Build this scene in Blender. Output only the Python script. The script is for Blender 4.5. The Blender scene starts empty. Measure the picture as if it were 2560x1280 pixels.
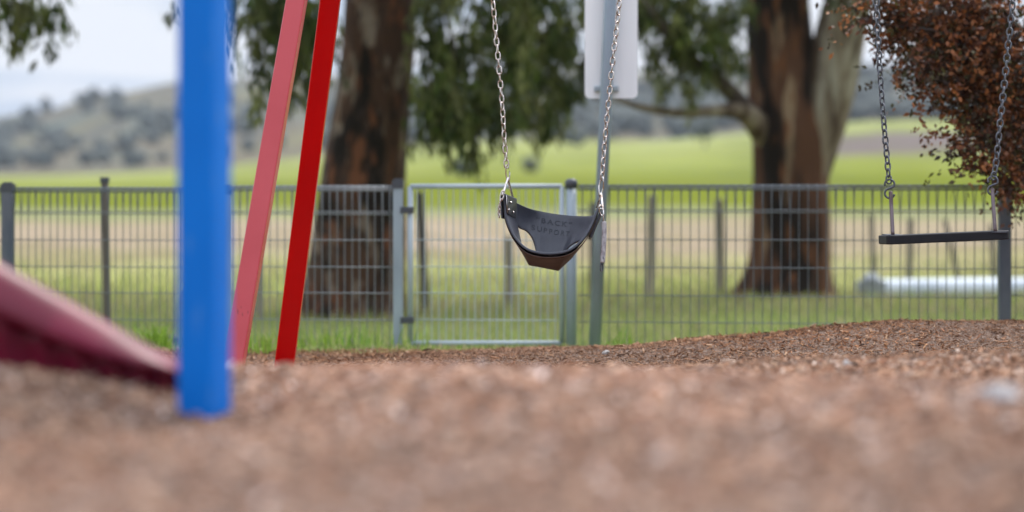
import bpy, bmesh, math, random
import numpy as np
from mathutils import Vector, Matrix
C = bpy.context.scene
COL = C.collection
R = math.radians
random.seed(7)
rng = np.random.default_rng(11)

# ------------------------------------------------------------------ camera
F = 6044.0          # focal length of the 2560 px wide photograph, in pixels
HY = 450.0          # row of the horizon
CZ = 1.25           # camera height
cam = bpy.data.cameras.new('camera')
co = bpy.data.objects.new('camera', cam); COL.objects.link(co)
cam.lens = 85; cam.sensor_width = 36; cam.shift_y = -(640 - HY) / 2560
co.location = (0, 0, CZ); co.rotation_euler = (R(90), 0, 0)
cam.clip_start = 0.05; cam.clip_end = 9000
cam.dof.use_dof = True; cam.dof.focus_distance = 8.25; cam.dof.aperture_fstop = 1.76
C.camera = co

# ------------------------------------------------------------------ world and sun
SUN_EL, SUN_AZ = 52, 38      # azimuth measured from +Y towards +X
w = bpy.data.worlds.new('World'); C.world = w; w.use_nodes = True
nt = w.node_tree; nt.nodes.clear()
def wn(t): return nt.nodes.new(t)
out = wn('ShaderNodeOutputWorld'); bg = wn('ShaderNodeBackground'); sky = wn('ShaderNodeTexSky')
sky.sky_type = 'NISHITA'; sky.sun_disc = False; sky.sun_elevation = R(SUN_EL); sky.sun_rotation = R(SUN_AZ)
tc = wn('ShaderNodeTexCoord'); mp = wn('ShaderNodeMapping'); mp.inputs['Scale'].default_value = (6, 6, 46)
mp.inputs['Location'].default_value = (2.3, 0.4, 1.75)
ns = wn('ShaderNodeTexNoise'); ns.inputs['Scale'].default_value = 1.0; ns.inputs['Detail'].default_value = 4; ns.inputs['Roughness'].default_value = .5
cr = wn('ShaderNodeValToRGB'); cr.color_ramp.elements[0].position = .43; cr.color_ramp.elements[0].color = (0, 0, 0, 1)
cr.color_ramp.elements[1].position = .55; cr.color_ramp.elements[1].color = (1, 1, 1, 1)
cr2 = wn('ShaderNodeValToRGB'); cr2.color_ramp.elements[0].color = (3.4, 4.0, 5.1, 1); cr2.color_ramp.elements[1].color = (5.35, 5.5, 6.0, 1)
mx = wn('ShaderNodeMixRGB'); mx.inputs[0].default_value = .9
L = nt.links.new
L(tc.outputs['Generated'], mp.inputs['Vector']); L(mp.outputs[0], ns.inputs['Vector']); L(ns.outputs['Fac'], cr.inputs[0])
L(cr.outputs[0], cr2.inputs[0]); L(sky.outputs[0], mx.inputs[1])
sz = wn('ShaderNodeSeparateXYZ'); mr = wn('ShaderNodeMapRange'); mr.inputs['From Min'].default_value = .08; mr.inputs['From Max'].default_value = .75
mr.inputs['To Min'].default_value = 1.0; mr.inputs['To Max'].default_value = 2.5      # an overcast sky is brighter overhead than at the horizon
mu = wn('ShaderNodeVectorMath'); mu.operation = 'SCALE'
L(tc.outputs['Generated'], sz.inputs[0]); L(sz.outputs['Z'], mr.inputs['Value']); L(cr2.outputs[0], mu.inputs[0]); L(mr.outputs[0], mu.inputs['Scale'])
L(mu.outputs[0], mx.inputs[2]); L(mx.outputs[0], bg.inputs[0]); bg.inputs[1].default_value = .105; L(bg.outputs[0], out.inputs[0])
sl = bpy.data.lights.new('sun', 'SUN'); so = bpy.data.objects.new('sun', sl); COL.objects.link(so)
sl.energy = 2.0; sl.angle = R(11); sl.color = (1, .95, .87)
sd = Vector((math.sin(R(SUN_AZ)) * math.cos(R(SUN_EL)), math.cos(R(SUN_AZ)) * math.cos(R(SUN_EL)), math.sin(R(SUN_EL))))
so.rotation_euler = (-sd).to_track_quat('-Z', 'Y').to_euler(); so.location = (5, 5, 12)
C.view_settings.view_transform = 'Standard'; C.view_settings.look = 'None'; C.view_settings.gamma = 1
C.view_settings.exposure = 0.66

# ------------------------------------------------------------------ helpers
def P(x, y, D):
    """point seen at pixel (x, y) of the 2560x1280 photograph, D metres away"""
    return Vector(((x - 1280) * D / F, D, CZ + (HY - y) * D / F))

def catmull(pts, n):
    pts = [Vector(p) for p in pts]; e = [pts[0]*2-pts[1]] + pts + [pts[-1]*2-pts[-2]]; outp = []
    for i in range(len(pts)-1):
        p0, p1, p2, p3 = e[i:i+4]
        for k in range(n):
            t = k / n; outp.append(.5*((2*p1)+(p2-p0)*t+(2*p0-5*p1+4*p2-p3)*t*t+(3*p1-p0-3*p2+p3)*t**3))
    outp.append(pts[-1]); return outp

class MB:
    def __init__(s): s.v = []; s.f = []; s.smooth = []
    def add(s, v, f, smooth=False):
        o = len(s.v); s.v += [tuple(p) for p in v]; s.f += [tuple(i + o for i in q) for q in f]; s.smooth += [smooth] * len(f)
    def box(s, lo, hi):
        x0, y0, z0 = lo; x1, y1, z1 = hi
        v = [(x0,y0,z0),(x1,y0,z0),(x1,y1,z0),(x0,y1,z0),(x0,y0,z1),(x1,y0,z1),(x1,y1,z1),(x0,y1,z1)]
        s.add(v, [(3,2,1,0),(4,5,6,7),(0,1,5,4),(1,2,6,5),(2,3,7,6),(3,0,4,7)])
    def tube(s, pts, r, n=8, closed=False, cap=True, smooth=True):
        pts = [Vector(p) for p in pts]; m = len(pts)
        rs = r if isinstance(r, (list, tuple)) else [r] * m
        prev = None; v = []
        for i, p in enumerate(pts):
            if closed: t = (pts[(i+1) % m] - pts[i-1])
            else: t = pts[min(i+1, m-1)] - pts[max(i-1, 0)]
            if t.length < 1e-9: t = Vector((0,0,1))
            t.normalize()
            if prev is None:
                a = Vector((1,0,0)) if abs(t.x) < .8 else Vector((0,1,0))
                nrm = (a - t * a.dot(t)).normalized()
            else:
                nrm = (prev - t * prev.dot(t)).normalized()
            prev = nrm; b = t.cross(nrm)
            for k in range(n):
                an = 2 * math.pi * k / n
                v.append(p + (nrm * math.cos(an) + b * math.sin(an)) * rs[i])
        f = []
        for i in range(m if closed else m - 1):
            j = (i + 1) % m
            for k in range(n):
                k2 = (k + 1) % n
                f.append((i*n+k, i*n+k2, j*n+k2, j*n+k))
        if cap and not closed:
            f.append(tuple(range(n-1, -1, -1))); f.append(tuple((m-1)*n+k for k in range(n)))
        s.add(v, f, smooth)
    def bar(s, a, b, wx, wy, bev=.006, xdir=(1,0,0)):
        """square bar with rounded corners from a to b"""
        a, b = Vector(a), Vector(b); t = (b - a).normalized(); x = Vector(xdir); x = (x - t * x.dot(t)).normalized(); y = t.cross(x)
        ring = []
        for sx, sy, a0 in ((1,1,0),(-1,1,90),(-1,-1,180),(1,-1,270)):
            for k in range(4):
                an = R(a0 + k * 30)
                ring.append((sx*(wx/2-bev) + bev*math.cos(an), sy*(wy/2-bev) + bev*math.sin(an)))
        n = len(ring); v = [a + x*p + y*q for p, q in ring] + [b + x*p + y*q for p, q in ring]
        f = [(k, (k+1) % n, n + (k+1) % n, n + k) for k in range(n)] + [tuple(range(n-1, -1, -1)), tuple(range(n, 2*n))]
        s.add(v, f, False)
    def build(s, name, mat, parent=None):
        me = bpy.data.meshes.new(name); me.from_pydata(s.v, [], s.f); me.update()
        me.polygons.foreach_set('use_smooth', s.smooth)
        if mat: me.materials.append(mat)
        o = bpy.data.objects.new(name, me); COL.objects.link(o)
        if parent is not None:
            o.parent = parent; o.matrix_parent_inverse = Matrix.Translation(-parent.location)
        return o

def tag(o, label=None, cat=None, group=None, kind=None):
    if label: o['label'] = label
    if cat: o['category'] = cat
    if group: o['group'] = group
    if kind: o['kind'] = kind
    return o
def thing(name, loc, label, cat, group=None):
    o = bpy.data.objects.new(name, None); COL.objects.link(o); o.location = loc; o.empty_display_size = .1
    return tag(o, label, cat, group)

def big_mesh(name, V, Fc, mat, colors=None, parent=None, smooth=False):
    """numpy vertices (n,3), faces (m,4) or (m,3), optional per-face colour"""
    me = bpy.data.meshes.new(name); k = Fc.shape[1]; m = len(Fc)
    me.vertices.add(len(V)); me.vertices.foreach_set('co', V.astype(np.float32).ravel())
    me.loops.add(m * k); me.loops.foreach_set('vertex_index', Fc.astype(np.int32).ravel())
    me.polygons.add(m); me.polygons.foreach_set('loop_start', np.arange(0, m*k, k, dtype=np.int32))
    me.polygons.foreach_set('loop_total', np.full(m, k, dtype=np.int32))
    me.polygons.foreach_set('use_smooth', np.full(m, smooth))
    me.update(calc_edges=True)
    if colors is not None:
        at = me.attributes.new('tint', 'FLOAT_COLOR', 'FACE')
        at.data.foreach_set('color', np.concatenate([colors, np.ones((m, 1))], 1).astype(np.float32).ravel())
    me.materials.append(mat)
    o = bpy.data.objects.new(name, me); COL.objects.link(o)
    if parent is not None:
        o.parent = parent; o.matrix_parent_inverse = Matrix.Translation(-parent.location)
    return o

# ------------------------------------------------------------------ materials
def mat(name, color=(.5,.5,.5), rough=.5, metal=0., noise=None, bump=None, spec=.5, coat=0.):
    """noise = (colour2, scale, lo, hi, stretch) ; bump = (scale, strength, distance, stretch)"""
    m = bpy.data.materials.new(name); m.use_nodes = True; n = m.node_tree; b = n.nodes['Principled BSDF']
    b.inputs['Base Color'].default_value = (*color, 1); b.inputs['Roughness'].default_value = rough
    b.inputs['Metallic'].default_value = metal; b.inputs['Specular IOR Level'].default_value = spec
    b.inputs['Coat Weight'].default_value = coat
    tcn = n.nodes.new('ShaderNodeTexCoord')
    def noi(scale, stretch, detail=5):
        mpn = n.nodes.new('ShaderNodeMapping'); mpn.inputs['Scale'].default_value = stretch
        n.links.new(tcn.outputs['Object'], mpn.inputs[0])
        t = n.nodes.new('ShaderNodeTexNoise'); t.inputs['Scale'].default_value = scale; t.inputs['Detail'].default_value = detail
        n.links.new(mpn.outputs[0], t.inputs['Vector']); return t
    if noise:
        last = None
        for (c2, sc, lo, hi, st) in noise:
            t = noi(sc, st); r = n.nodes.new('ShaderNodeValToRGB')
            r.color_ramp.elements[0].position = lo; r.color_ramp.elements[1].position = hi
            n.links.new(t.outputs['Fac'], r.inputs[0])
            x = n.nodes.new('ShaderNodeMixRGB'); n.links.new(r.outputs[0], x.inputs[0])
            if last is None: x.inputs[1].default_value = (*color, 1)
            else: n.links.new(last, x.inputs[1])
            x.inputs[2].default_value = (*c2, 1); last = x.outputs[0]
        n.links.new(last, b.inputs['Base Color'])
    if bump:
        t = noi(bump[0], bump[3] if len(bump) > 3 else (1,1,1), 8); bp = n.nodes.new('ShaderNodeBump')
        bp.inputs['Strength'].default_value = bump[1]; bp.inputs['Distance'].default_value = bump[2]
        n.links.new(t.outputs['Fac'], bp.inputs['Height']); n.links.new(bp.outputs[0], b.inputs['Normal'])
    return m
def tint_mat(name, rough=.7, transl=0., spec=.3, mul=(1,1,1)):
    m = bpy.data.materials.new(name); m.use_nodes = True; n = m.node_tree; b = n.nodes['Principled BSDF']
    a = n.nodes.new('ShaderNodeAttribute'); a.attribute_name = 'tint'
    n.links.new(a.outputs['Color'], b.inputs['Base Color']); b.inputs['Roughness'].default_value = rough
    b.inputs['Specular IOR Level'].default_value = spec
    if transl:
        tr = n.nodes.new('ShaderNodeBsdfTranslucent'); ms = n.nodes.new('ShaderNodeMixShader'); ms.inputs[0].default_value = transl
        n.links.new(a.outputs['Color'], tr.inputs[0]); n.links.new(b.outputs[0], ms.inputs[1]); n.links.new(tr.outputs[0], ms.inputs[2])
        n.links.new(ms.outputs[0], n.nodes['Material Output'].inputs['Surface'])
    return m

M_red = mat('red_gloss_paint', (.57,.0,.001), .2, spec=.25, noise=[((.50,.001,.002), 3, .4, .65, (1,1,1))], bump=(60,.05,.002))
M_redsheen = mat('sky_sheen_red_paint', (.50,.042,.052), .3, spec=.5, coat=.1, noise=[((.44,.026,.034), 3, .4, .65, (1,1,1)), ((.22,.01,.012), 26, .68, .71, (1,1,.3))], bump=(60,.05,.002))  # red paint made paler and pinker to carry the sky's sheen
M_blue = mat('blue_gloss_paint', (.0,.165,.62), .42, spec=.2, noise=[((.0,.145,.56), 3, .4, .6, (1,1,1)), ((.04,.20,.58), 40, .62, .70, (1,1,.3))])
M_slide = mat('red_plastic', (.17,.005,.027), .36, spec=.38, noise=[((.13,.004,.02), 9, .5, .62, (1,1,1))])
M_chain = mat('bright_zinc_chain', (.62,.56,.52), .3, .9, noise=[((.30,.20,.16), 90, .5, .62, (1,1,1))])
M_dark_chain = mat('weathered_dark_chain', (.10,.105,.12), .5, .5, noise=[((.20,.20,.22), 110, .52, .65, (1,1,1))], bump=(300,.3,.001))
M_steel = mat('stainless_steel', (.68,.64,.61), .22, 1., noise=[((.42,.33,.28), 40, .5, .65, (1,1,1))])
M_rod = mat('worn_steel_rod', (.15,.115,.12), .4, .5, noise=[((.07,.04,.035), 25, .45, .6, (1,1,.3))])
M_rubber = mat('black_rubber_seat', (.034,.036,.050), .40, spec=.5, noise=[((.052,.055,.070), 14, .4, .7, (1,1,1))], bump=(160,.12,.002))
M_rubber_under = mat('dusty_rubber_underside', (.052,.026,.018), .7, noise=[((.10,.052,.035), 12, .45, .7, (1,1,1))])
M_seat = mat('dark_rubber_flat_seat', (.010,.010,.013), .55, spec=.25, noise=[((.016,.015,.017), 18, .4, .7, (1,1,1))], bump=(200,.2,.002))
M_plate = mat('black_plate', (.016,.016,.018), .4)
M_letter = mat('moulded_lettering', (.026,.028,.038), .5, spec=.4)
M_sleeve = mat('worn_grey_plastic_sleeve', (.42,.39,.40), .55, noise=[((.26,.23,.24), 60, .45, .6, (1,1,1))])
M_fence = mat('charcoal_fence_steel', (.10,.115,.13), .5, .2, noise=[((.13,.145,.16), 6, .4, .7, (1,1,1))])
M_fencepale = mat('lit_fence_wire', (.19,.205,.225), .45, .4)  # lighter copy of the fence steel, its lit look put into the colour
M_post = mat('blue_grey_steel_post', (.29,.345,.385), .5, .1, noise=[((.22,.265,.30), 8, .4, .65, (1,1,.4))])
M_pole = mat('grey_steel_pole', (.27,.325,.385), .6, .0, noise=[((.20,.24,.27), 8, .45, .65, (1,1,.4))], spec=.3)
M_postdark = mat('dark_steel_post', (.07,.085,.11), .5, .2, noise=[((.11,.12,.14), 8, .45, .6, (1,1,.4))])
M_galv = mat('galvanised_gate_steel', (.38,.43,.46), .6, .2, noise=[((.33,.38,.42), 12, .45, .65, (1,1,.4))])
M_cap = mat('black_plastic_cap', (.05,.055,.065), .5)
M_alu = mat('plain_aluminium_back', (.86,.87,.88), .55, .0, noise=[((.74,.75,.77), 2.5, .4, .7, (3,1,.4))])
M_brownpost = mat('dark_brown_post', (.075,.06,.05), .7, noise=[((.12,.10,.085), 14, .4, .6, (1,1,.2))])
M_timber = mat('weathered_timber', (.24,.215,.16), .85, noise=[((.16,.14,.105), 12, .4, .65, (1,1,.15))])
M_timberdark = mat('dark_weathered_timber', (.10,.09,.085), .85, noise=[((.05,.045,.04), 12, .4, .65, (1,1,.15))])
M_wire = mat('fence_wire', (.25,.25,.25), .5, .6)
M_pipe = mat('white_painted_pipe', (.60,.65,.70), .5, noise=[((.48,.53,.59), 3, .45, .65, (1,1,1))])
M_conc = mat('grey_concrete', (.27,.29,.31), .85, noise=[((.19,.21,.22), 14, .4, .65, (1,1,1))], bump=(30,.4,.01))
M_rock = mat('dark_rock', (.05,.05,.055), .8, noise=[((.18,.18,.2), 9, .52, .6, (1,1,1))], bump=(14,.6,.03))
M_whitestone = mat('pale_stone', (.42,.39,.38), .8, noise=[((.45,.42,.38), 20, .4, .65, (1,1,1))])
M_bark = mat('rough_eucalypt_bark', (.060,.032,.020), .92, noise=[((.19,.145,.11), 2.6, .51, .60, (2.6,2.6,1.1)), ((.014,.010,.008), 2.0, .50, .57, (2.6,2.6,.7)), ((.12,.048,.024), 3.4, .56, .64, (3,3,.9)), ((.03,.02,.016), 6., .57, .62, (3,3,1.1))],
             bump=(5,1.,.05,(3,3,.8)), spec=.15)
M_bark2 = mat('dark_stripped_bark', (.075,.036,.02), .92, noise=[((.19,.13,.08), 2.2, .56, .64, (2.6,2.6,.5)), ((.014,.010,.008), 1.5, .47, .55, (2.6,2.6,.6)), ((.12,.05,.022), 4, .56, .66, (3,3,.6))],
             bump=(5,1.,.05,(3,3,.5)), spec=.15)
M_limb = mat('smooth_pale_bark', (.17,.135,.095), .85, noise=[((.06,.04,.026), 2., .46, .58, (3,3,.5)), ((.26,.235,.18), 2.4, .54, .66, (3,3,.5))], bump=(5,.5,.03,(3,3,.5)), spec=.2)
M_twig = mat('dark_twig', (.05,.035,.028), .9)
M_leaf = tint_mat('eucalypt_leaf', .6, .28, .2)
M_plum = tint_mat('copper_leaf', .5, .3, .3)
M_grass = tint_mat('grass_blade', .6, .35)
M_chips = tint_mat('bark_chip', .85)
M_scrub = mat('distant_scrub', (.068,.078,.066), .9)

# ------------------------------------------------------------------ terrain
_d = np.linspace(0, 60, 6001)
_p = np.interp(_d, [0,2,3,3.8,4.3,5,5.8,6.6,7.3,8.1,8.7,9.2,9.7,10.4,11.4,12.5,14,16,20,30,60],
               [.965,.950,.947,.944,.915,.845,.775,.733,.67,.60,.595,.613,.590,.525,.455,.38,.27,.21,.15,.08,0.0])
_k = np.exp(-np.linspace(-2.5, 2.5, 61)**2); _k /= _k.sum()
_p = np.convolve(np.pad(_p, 30, mode='edge'), _k, mode='valid')
def bumpy(X, Y):
    return (np.sin(X*5.1+1.3*np.sin(Y*3.3)) * np.sin(Y*6.2+.7+np.sin(X*4.)) * .55 + np.sin(X*13.+2*np.sin(Y*9)) * np.sin(Y*11.3) * .3
            + np.sin(X*31.+np.sin(Y*23)) * np.sin(Y*27.+1) * .15)
UK = [-6,-1.3,-1,-.83,-.65,-.5,-.2,0,.3,.7,1,6]
FIELD = [440,440,440,436,425,405,365,350,352,303,300,290]      # row where the fields end
RIDGE = [345,318,290,248,209,197,205,185,180,172,165,160]      # row of the skyline
def gz(X, D):
    X = np.asarray(X, float); D = np.asarray(D, float); X, D = np.broadcast_arrays(X, D)
    z = np.interp(D, _d, _p)
    g2 = np.exp(-(np.abs(D-9.45)/.85)**2.5)
    z = z + g2 * np.interp(X, [-1.6,-1.04,-.75,-.43,0,.49,.94,1.32,1.5,1.62,1.95,3], [-.085,-.075,-.068,-.052,-.022,-.003,.040,.080,.098,.092,.094,.05])
    z = z + np.exp(-((D-6.5)/.7)**2) * np.interp(X, [-1,0,.5,.85,1.3,2], [-.012,-.004,.012,.030,.046,.048])
    z = z + .036 * np.exp(-((D-3.55)/.45)**2) * np.clip((-X-.54)/.12, 0, 1)
    z = z - .008 * np.exp(-((D-4.4)/.8)**2) * np.clip((-X-.62)/.35, 0, 1)
    z = z - .078 * np.exp(-((D-3.62)/.62)**2 - ((X+.49)/.24)**2) + .008*np.exp(-((D-4.9)/.6)**2 - ((X+.5)/.4)**2) - .030*np.exp(-((D-3.9)/1.1)**2)*np.clip(X+.1,0,.8) - .02*np.exp(-((D-4.7)/.6)**2)*np.clip(X-.2,0,.8)
    near = np.clip((11.5 - D) / 1.5, 0, 1) * np.clip((D-1.5)/1.5, 0, 1)
    z = z + near * bumpy(X, D) * .010
    z = z + np.clip((D-10)/4, 0, 1) * .03 * np.sin(X*.9+D*.31) * np.clip(1-(D-20)/60, 0, 1)
    u = np.clip(X / np.maximum(D, 1) * F / 1280, -6, 6)
    yf = np.interp(u, UK, FIELD); yr = np.interp(u, UK, RIDGE)
    zf = CZ + (HY - yf) * 700 / F
    t = np.clip((D - 150) / 550, 0, 1)
    z = z + np.where(D > 150, t**1.5 * zf, 0)
    zr = CZ + (HY - yr) * 1450 / F
    t2 = np.clip((D - 700) / 750, 0, 1); t2 = t2 * t2 * (3 - 2 * t2) * .65 + t2 * .35
    z = np.where(D > 700, zf + (zr - zf) * t2, z)
    far = np.clip((D-720)/200, 0, 1)
    ang = X / np.maximum(D, 1) * 8
    z = z + far * np.clip((1750 - D)/300, 0, 1) * 2.6 * (np.sin(ang*9 + 1) * .5 + np.sin(ang*23 + D*.006) * .3 + np.sin(D*.013+ang*5) * .5)
    z = np.where(D > 1500, z - (D - 1500) * .03, z)
    return z

def sheet(name, xs, ys, zf, material, kind='structure'):
    X, Y = np.meshgrid(xs, ys); Z = zf(X, Y)
    V = np.stack([X, Y, Z], -1).reshape(-1, 3); nx, ny = len(xs), len(ys)
    i = np.arange((ny-1)*nx).reshape(ny-1, nx)[:, :-1].ravel()
    Fc = np.stack([i, i+1, i+nx+1, i+nx], 1)
    o = big_mesh(name, V, Fc, material, smooth=True); o['kind'] = kind; return o

# ground material: fields are bands of different cover, in metres from the playground
gm = bpy.data.materials.new('field_grass'); gm.use_nodes = True; n = gm.node_tree; b = n.nodes['Principled BSDF']
b.inputs['Roughness'].default_value = 1.; b.inputs['Specular IOR Level'].default_value = .0
tcn = n.nodes.new('ShaderNodeTexCoord'); sx = n.nodes.new('ShaderNodeSeparateXYZ'); n.links.new(tcn.outputs['Object'], sx.inputs[0])
def gnoise(scale, st=(1,1,1), det=6):
    mpn = n.nodes.new('ShaderNodeMapping'); mpn.inputs['Scale'].default_value = st; n.links.new(tcn.outputs['Object'], mpn.inputs[0])
    t = n.nodes.new('ShaderNodeTexNoise'); t.inputs['Scale'].default_value = scale; t.inputs['Detail'].default_value = det
    n.links.new(mpn.outputs[0], t.inputs['Vector']); return t.outputs['Fac']
def gmath(op, a, bb):
    q = n.nodes.new('ShaderNodeMath'); q.operation = op
    for i, v in enumerate((a, bb)):
        if isinstance(v, (int, float)): q.inputs[i].default_value = v
        else: n.links.new(v, q.inputs[i])
    return q.outputs[0]
def gramp(fac, stops):
    r = n.nodes.new('ShaderNodeValToRGB'); e = r.color_ramp.elements
    while len(e) < len(stops): e.new(.5)
    for el, (p, c) in zip(e, stops): el.position = p; el.color = (*c, 1)
    n.links.new(fac, r.inputs[0]); return r.outputs[0]
def gmix(f, a, bb):
    q = n.nodes.new('ShaderNodeMixRGB')
    for i, v in enumerate((f, a, bb)):
        if isinstance(v, (int, float)): q.inputs[i].default_value = v
        elif isinstance(v, tuple): q.inputs[i].default_value = (*v, 1)
        else: n.links.new(v, q.inputs[i])
    return q.outputs[0]
ly = gmath('DIVIDE', gmath('LOGARITHM', gmath('MAXIMUM', sx.outputs['Y'], 1.), 10.), 3.)
ly = gmath('ADD', ly, gmath('MULTIPLY', gmath('SUBTRACT', gnoise(.10, (1,.35,1)), .5), .10))
ly = gmath('ADD', ly, gmath('MULTIPLY', gmath('SUBTRACT', gnoise(.9), .5), .045))
def lp(D): return math.log10(D) / 3
bands = gramp(ly, [(lp(12), (.22,.30,.08)), (lp(17), (.26,.33,.09)), (lp(21), (.22,.22,.11)), (lp(25), (.32,.35,.09)), (lp(34), (.37,.35,.16)),
                   (lp(42), (.33,.255,.19)), (lp(74), (.36,.28,.215)), (lp(86), (.22,.25,.11)), (lp(100), (.25,.26,.19)), (lp(116), (.118,.155,.006)), (lp(240), (.118,.155,.008)), (lp(420), (.25,.29,.075)), (lp(640), (.32,.35,.13))])
v1 = gmix(gramp(gnoise(.35, (1,.5,1)), [(.42, (0,0,0)), (.62, (.75,.75,.75))]), bands, (.20,.165,.085))
v2 = gmix(gramp(gnoise(7., (1,1,1), 8), [(.45, (0,0,0)), (.75, (.5,.5,.5))]), v1, (.07,.09,.03))
far = gramp(gmath('DIVIDE', sx.outputs['Y'], 1000.), [(.03, (0,0,0)), (.12, (1,1,1))])
cover = gmix(far, v2, gmix(gmath('MULTIPLY', gnoise(.02, (1,.6,1)), .7), bands, (.20,.19,.05)))
# a ploughed field on the right and a straw-coloured one further left
side = gramp(gmath('DIVIDE', sx.outputs['X'], gmath('MAXIMUM', sx.outputs['Y'], 1.)), [(.108, (0,0,0)), (.122, (1,1,1))])
strip = gramp(gmath('DIVIDE', gmath('ADD', sx.outputs['Y'], gmath('MULTIPLY', gnoise(.01), 60.)), 1000.), [(.40, (0,0,0)), (.44, (1,1,1)), (.60, (1,1,1)), (.64, (0,0,0))])
cover = gmix(gmath('MULTIPLY', side, strip), cover, (.155,.125,.115))
cover = gmix(gmath('MULTIPLY', gmath('MULTIPLY', gramp(gnoise(.05, (1,.25,1), 3), [(.48, (0,0,0)), (.62, (1,1,1))]), far), .55), cover, (.13,.15,.04))
n.links.new(cover, b.inputs['Base Color'])

def nonuni(a, bnd, lo, hi, m, k):
    """dense between a and b, growing outside to lo / hi"""
    mid = np.linspace(a, bnd, m); g = np.linspace(0, 1, k)[1:]**3
    return np.concatenate([(a - (a - lo) * g)[::-1], mid, bnd + (hi - bnd) * g])
sheet('ground', nonuni(-8, 8, -1400, 1400, 110, 60), np.concatenate([nonuni(8, 30, -40, 700, 110, 90)]),
      lambda X, Y: gz(X, np.maximum(Y, 0)) - .06 * np.clip((10.45 + .12*np.sin(X*2.1) - Y) / .2, 0, 1), gm)
M_soil = mat('bark_mulch_bed', (.19,.115,.075), .95, noise=[((.10,.055,.035), 60, .4, .6, (1,1,1)), ((.34,.25,.19), 90, .55, .66, (1,1,1))], bump=(90,1.,.02))
sheet('mulch_bed', np.linspace(-4.5, 4.5, 300), np.linspace(-1.5, 11, 420),
      lambda X, Y: gz(X, np.maximum(Y, 0)) - .10 * np.clip((Y - 10.45 - .12*np.sin(X*2.1)) / .3, 0, 1), M_soil)

# hills
M_hill = mat('dry_hill_grass', (.145,.125,.088), 1., spec=0., noise=[((.115,.11,.088), .012, .42, .58, (1,.5,1)), ((.17,.155,.09), .02, .52, .66, (1,.6,1)), ((.13,.15,.12), .03, .56, .64, (1,.5,2))])
uu = np.linspace(-4, 4, 420); dd = np.linspace(690, 2300, 110)
U, DD = np.meshgrid(uu, dd); X = U * 1280 / F * DD; Z = gz(X, DD) - np.where(DD < 700, .4, 0)
V = np.stack([X, DD, Z], -1).reshape(-1, 3); i = np.arange((len(dd)-1)*len(uu)).reshape(len(dd)-1, len(uu))[:, :-1].ravel()
hills = big_mesh('hills', V, np.stack([i, i+1, i+len(uu)+1, i+len(uu)], 1), M_hill, smooth=True); hills['kind'] = 'structure'

# hillside woodland that reads as one mass
def ico(sub):
    bm = bmesh.new(); bmesh.ops.create_icosphere(bm, subdivisions=sub, radius=1)
    v = np.array([q.co[:] for q in bm.verts]); f = np.array([[q.index for q in p.verts] for p in bm.faces]); bm.free(); return v, f
iv, fi = ico(2)
cl = []
for k in range(34):
    cl.append((rng.uniform(-1.25, 1.3), rng.uniform(760, 1230), rng.uniform(14, 46)))
VV, FF, o = [], [], 0
def blob(X, D, z, r, hgt):
    global o
    q = iv * (1 + .28 * np.sin(iv @ rng.uniform(-5, 5, (3, 1)) + rng.uniform(0, 6))) * [r, r, hgt]
    VV.append(q + [X, D, z + hgt*.7]); FF.append(fi + o); o += len(iv)
for (u0, d0, sp) in cl:
    for j in range(int(sp*.22)):
        D = min(max(d0 + rng.normal(0, sp), 720), 1240); X = u0*1280/F*d0 + rng.normal(0, sp*.55)
        r = rng.uniform(1.8, 4.2); blob(X, D, float(gz(X, D)), r, r*rng.uniform(.8, 1.3))
for j in range(620):
    u0 = rng.uniform(-1.3, 1.5) if j % 6 == 0 else rng.uniform(-.38, 1.5); D = rng.uniform(740, 1180); X = u0*1280/F*D; r = rng.uniform(1.6, 4.2); blob(X, D, float(gz(X, D)), r, r*1.1)
scrub = big_mesh('hillside_scrub', np.concatenate(VV), np.concatenate(FF), M_scrub, smooth=True)
tag(scrub, 'dark scattered trees covering the far dry hills', 'woodland', kind='stuff')

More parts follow.
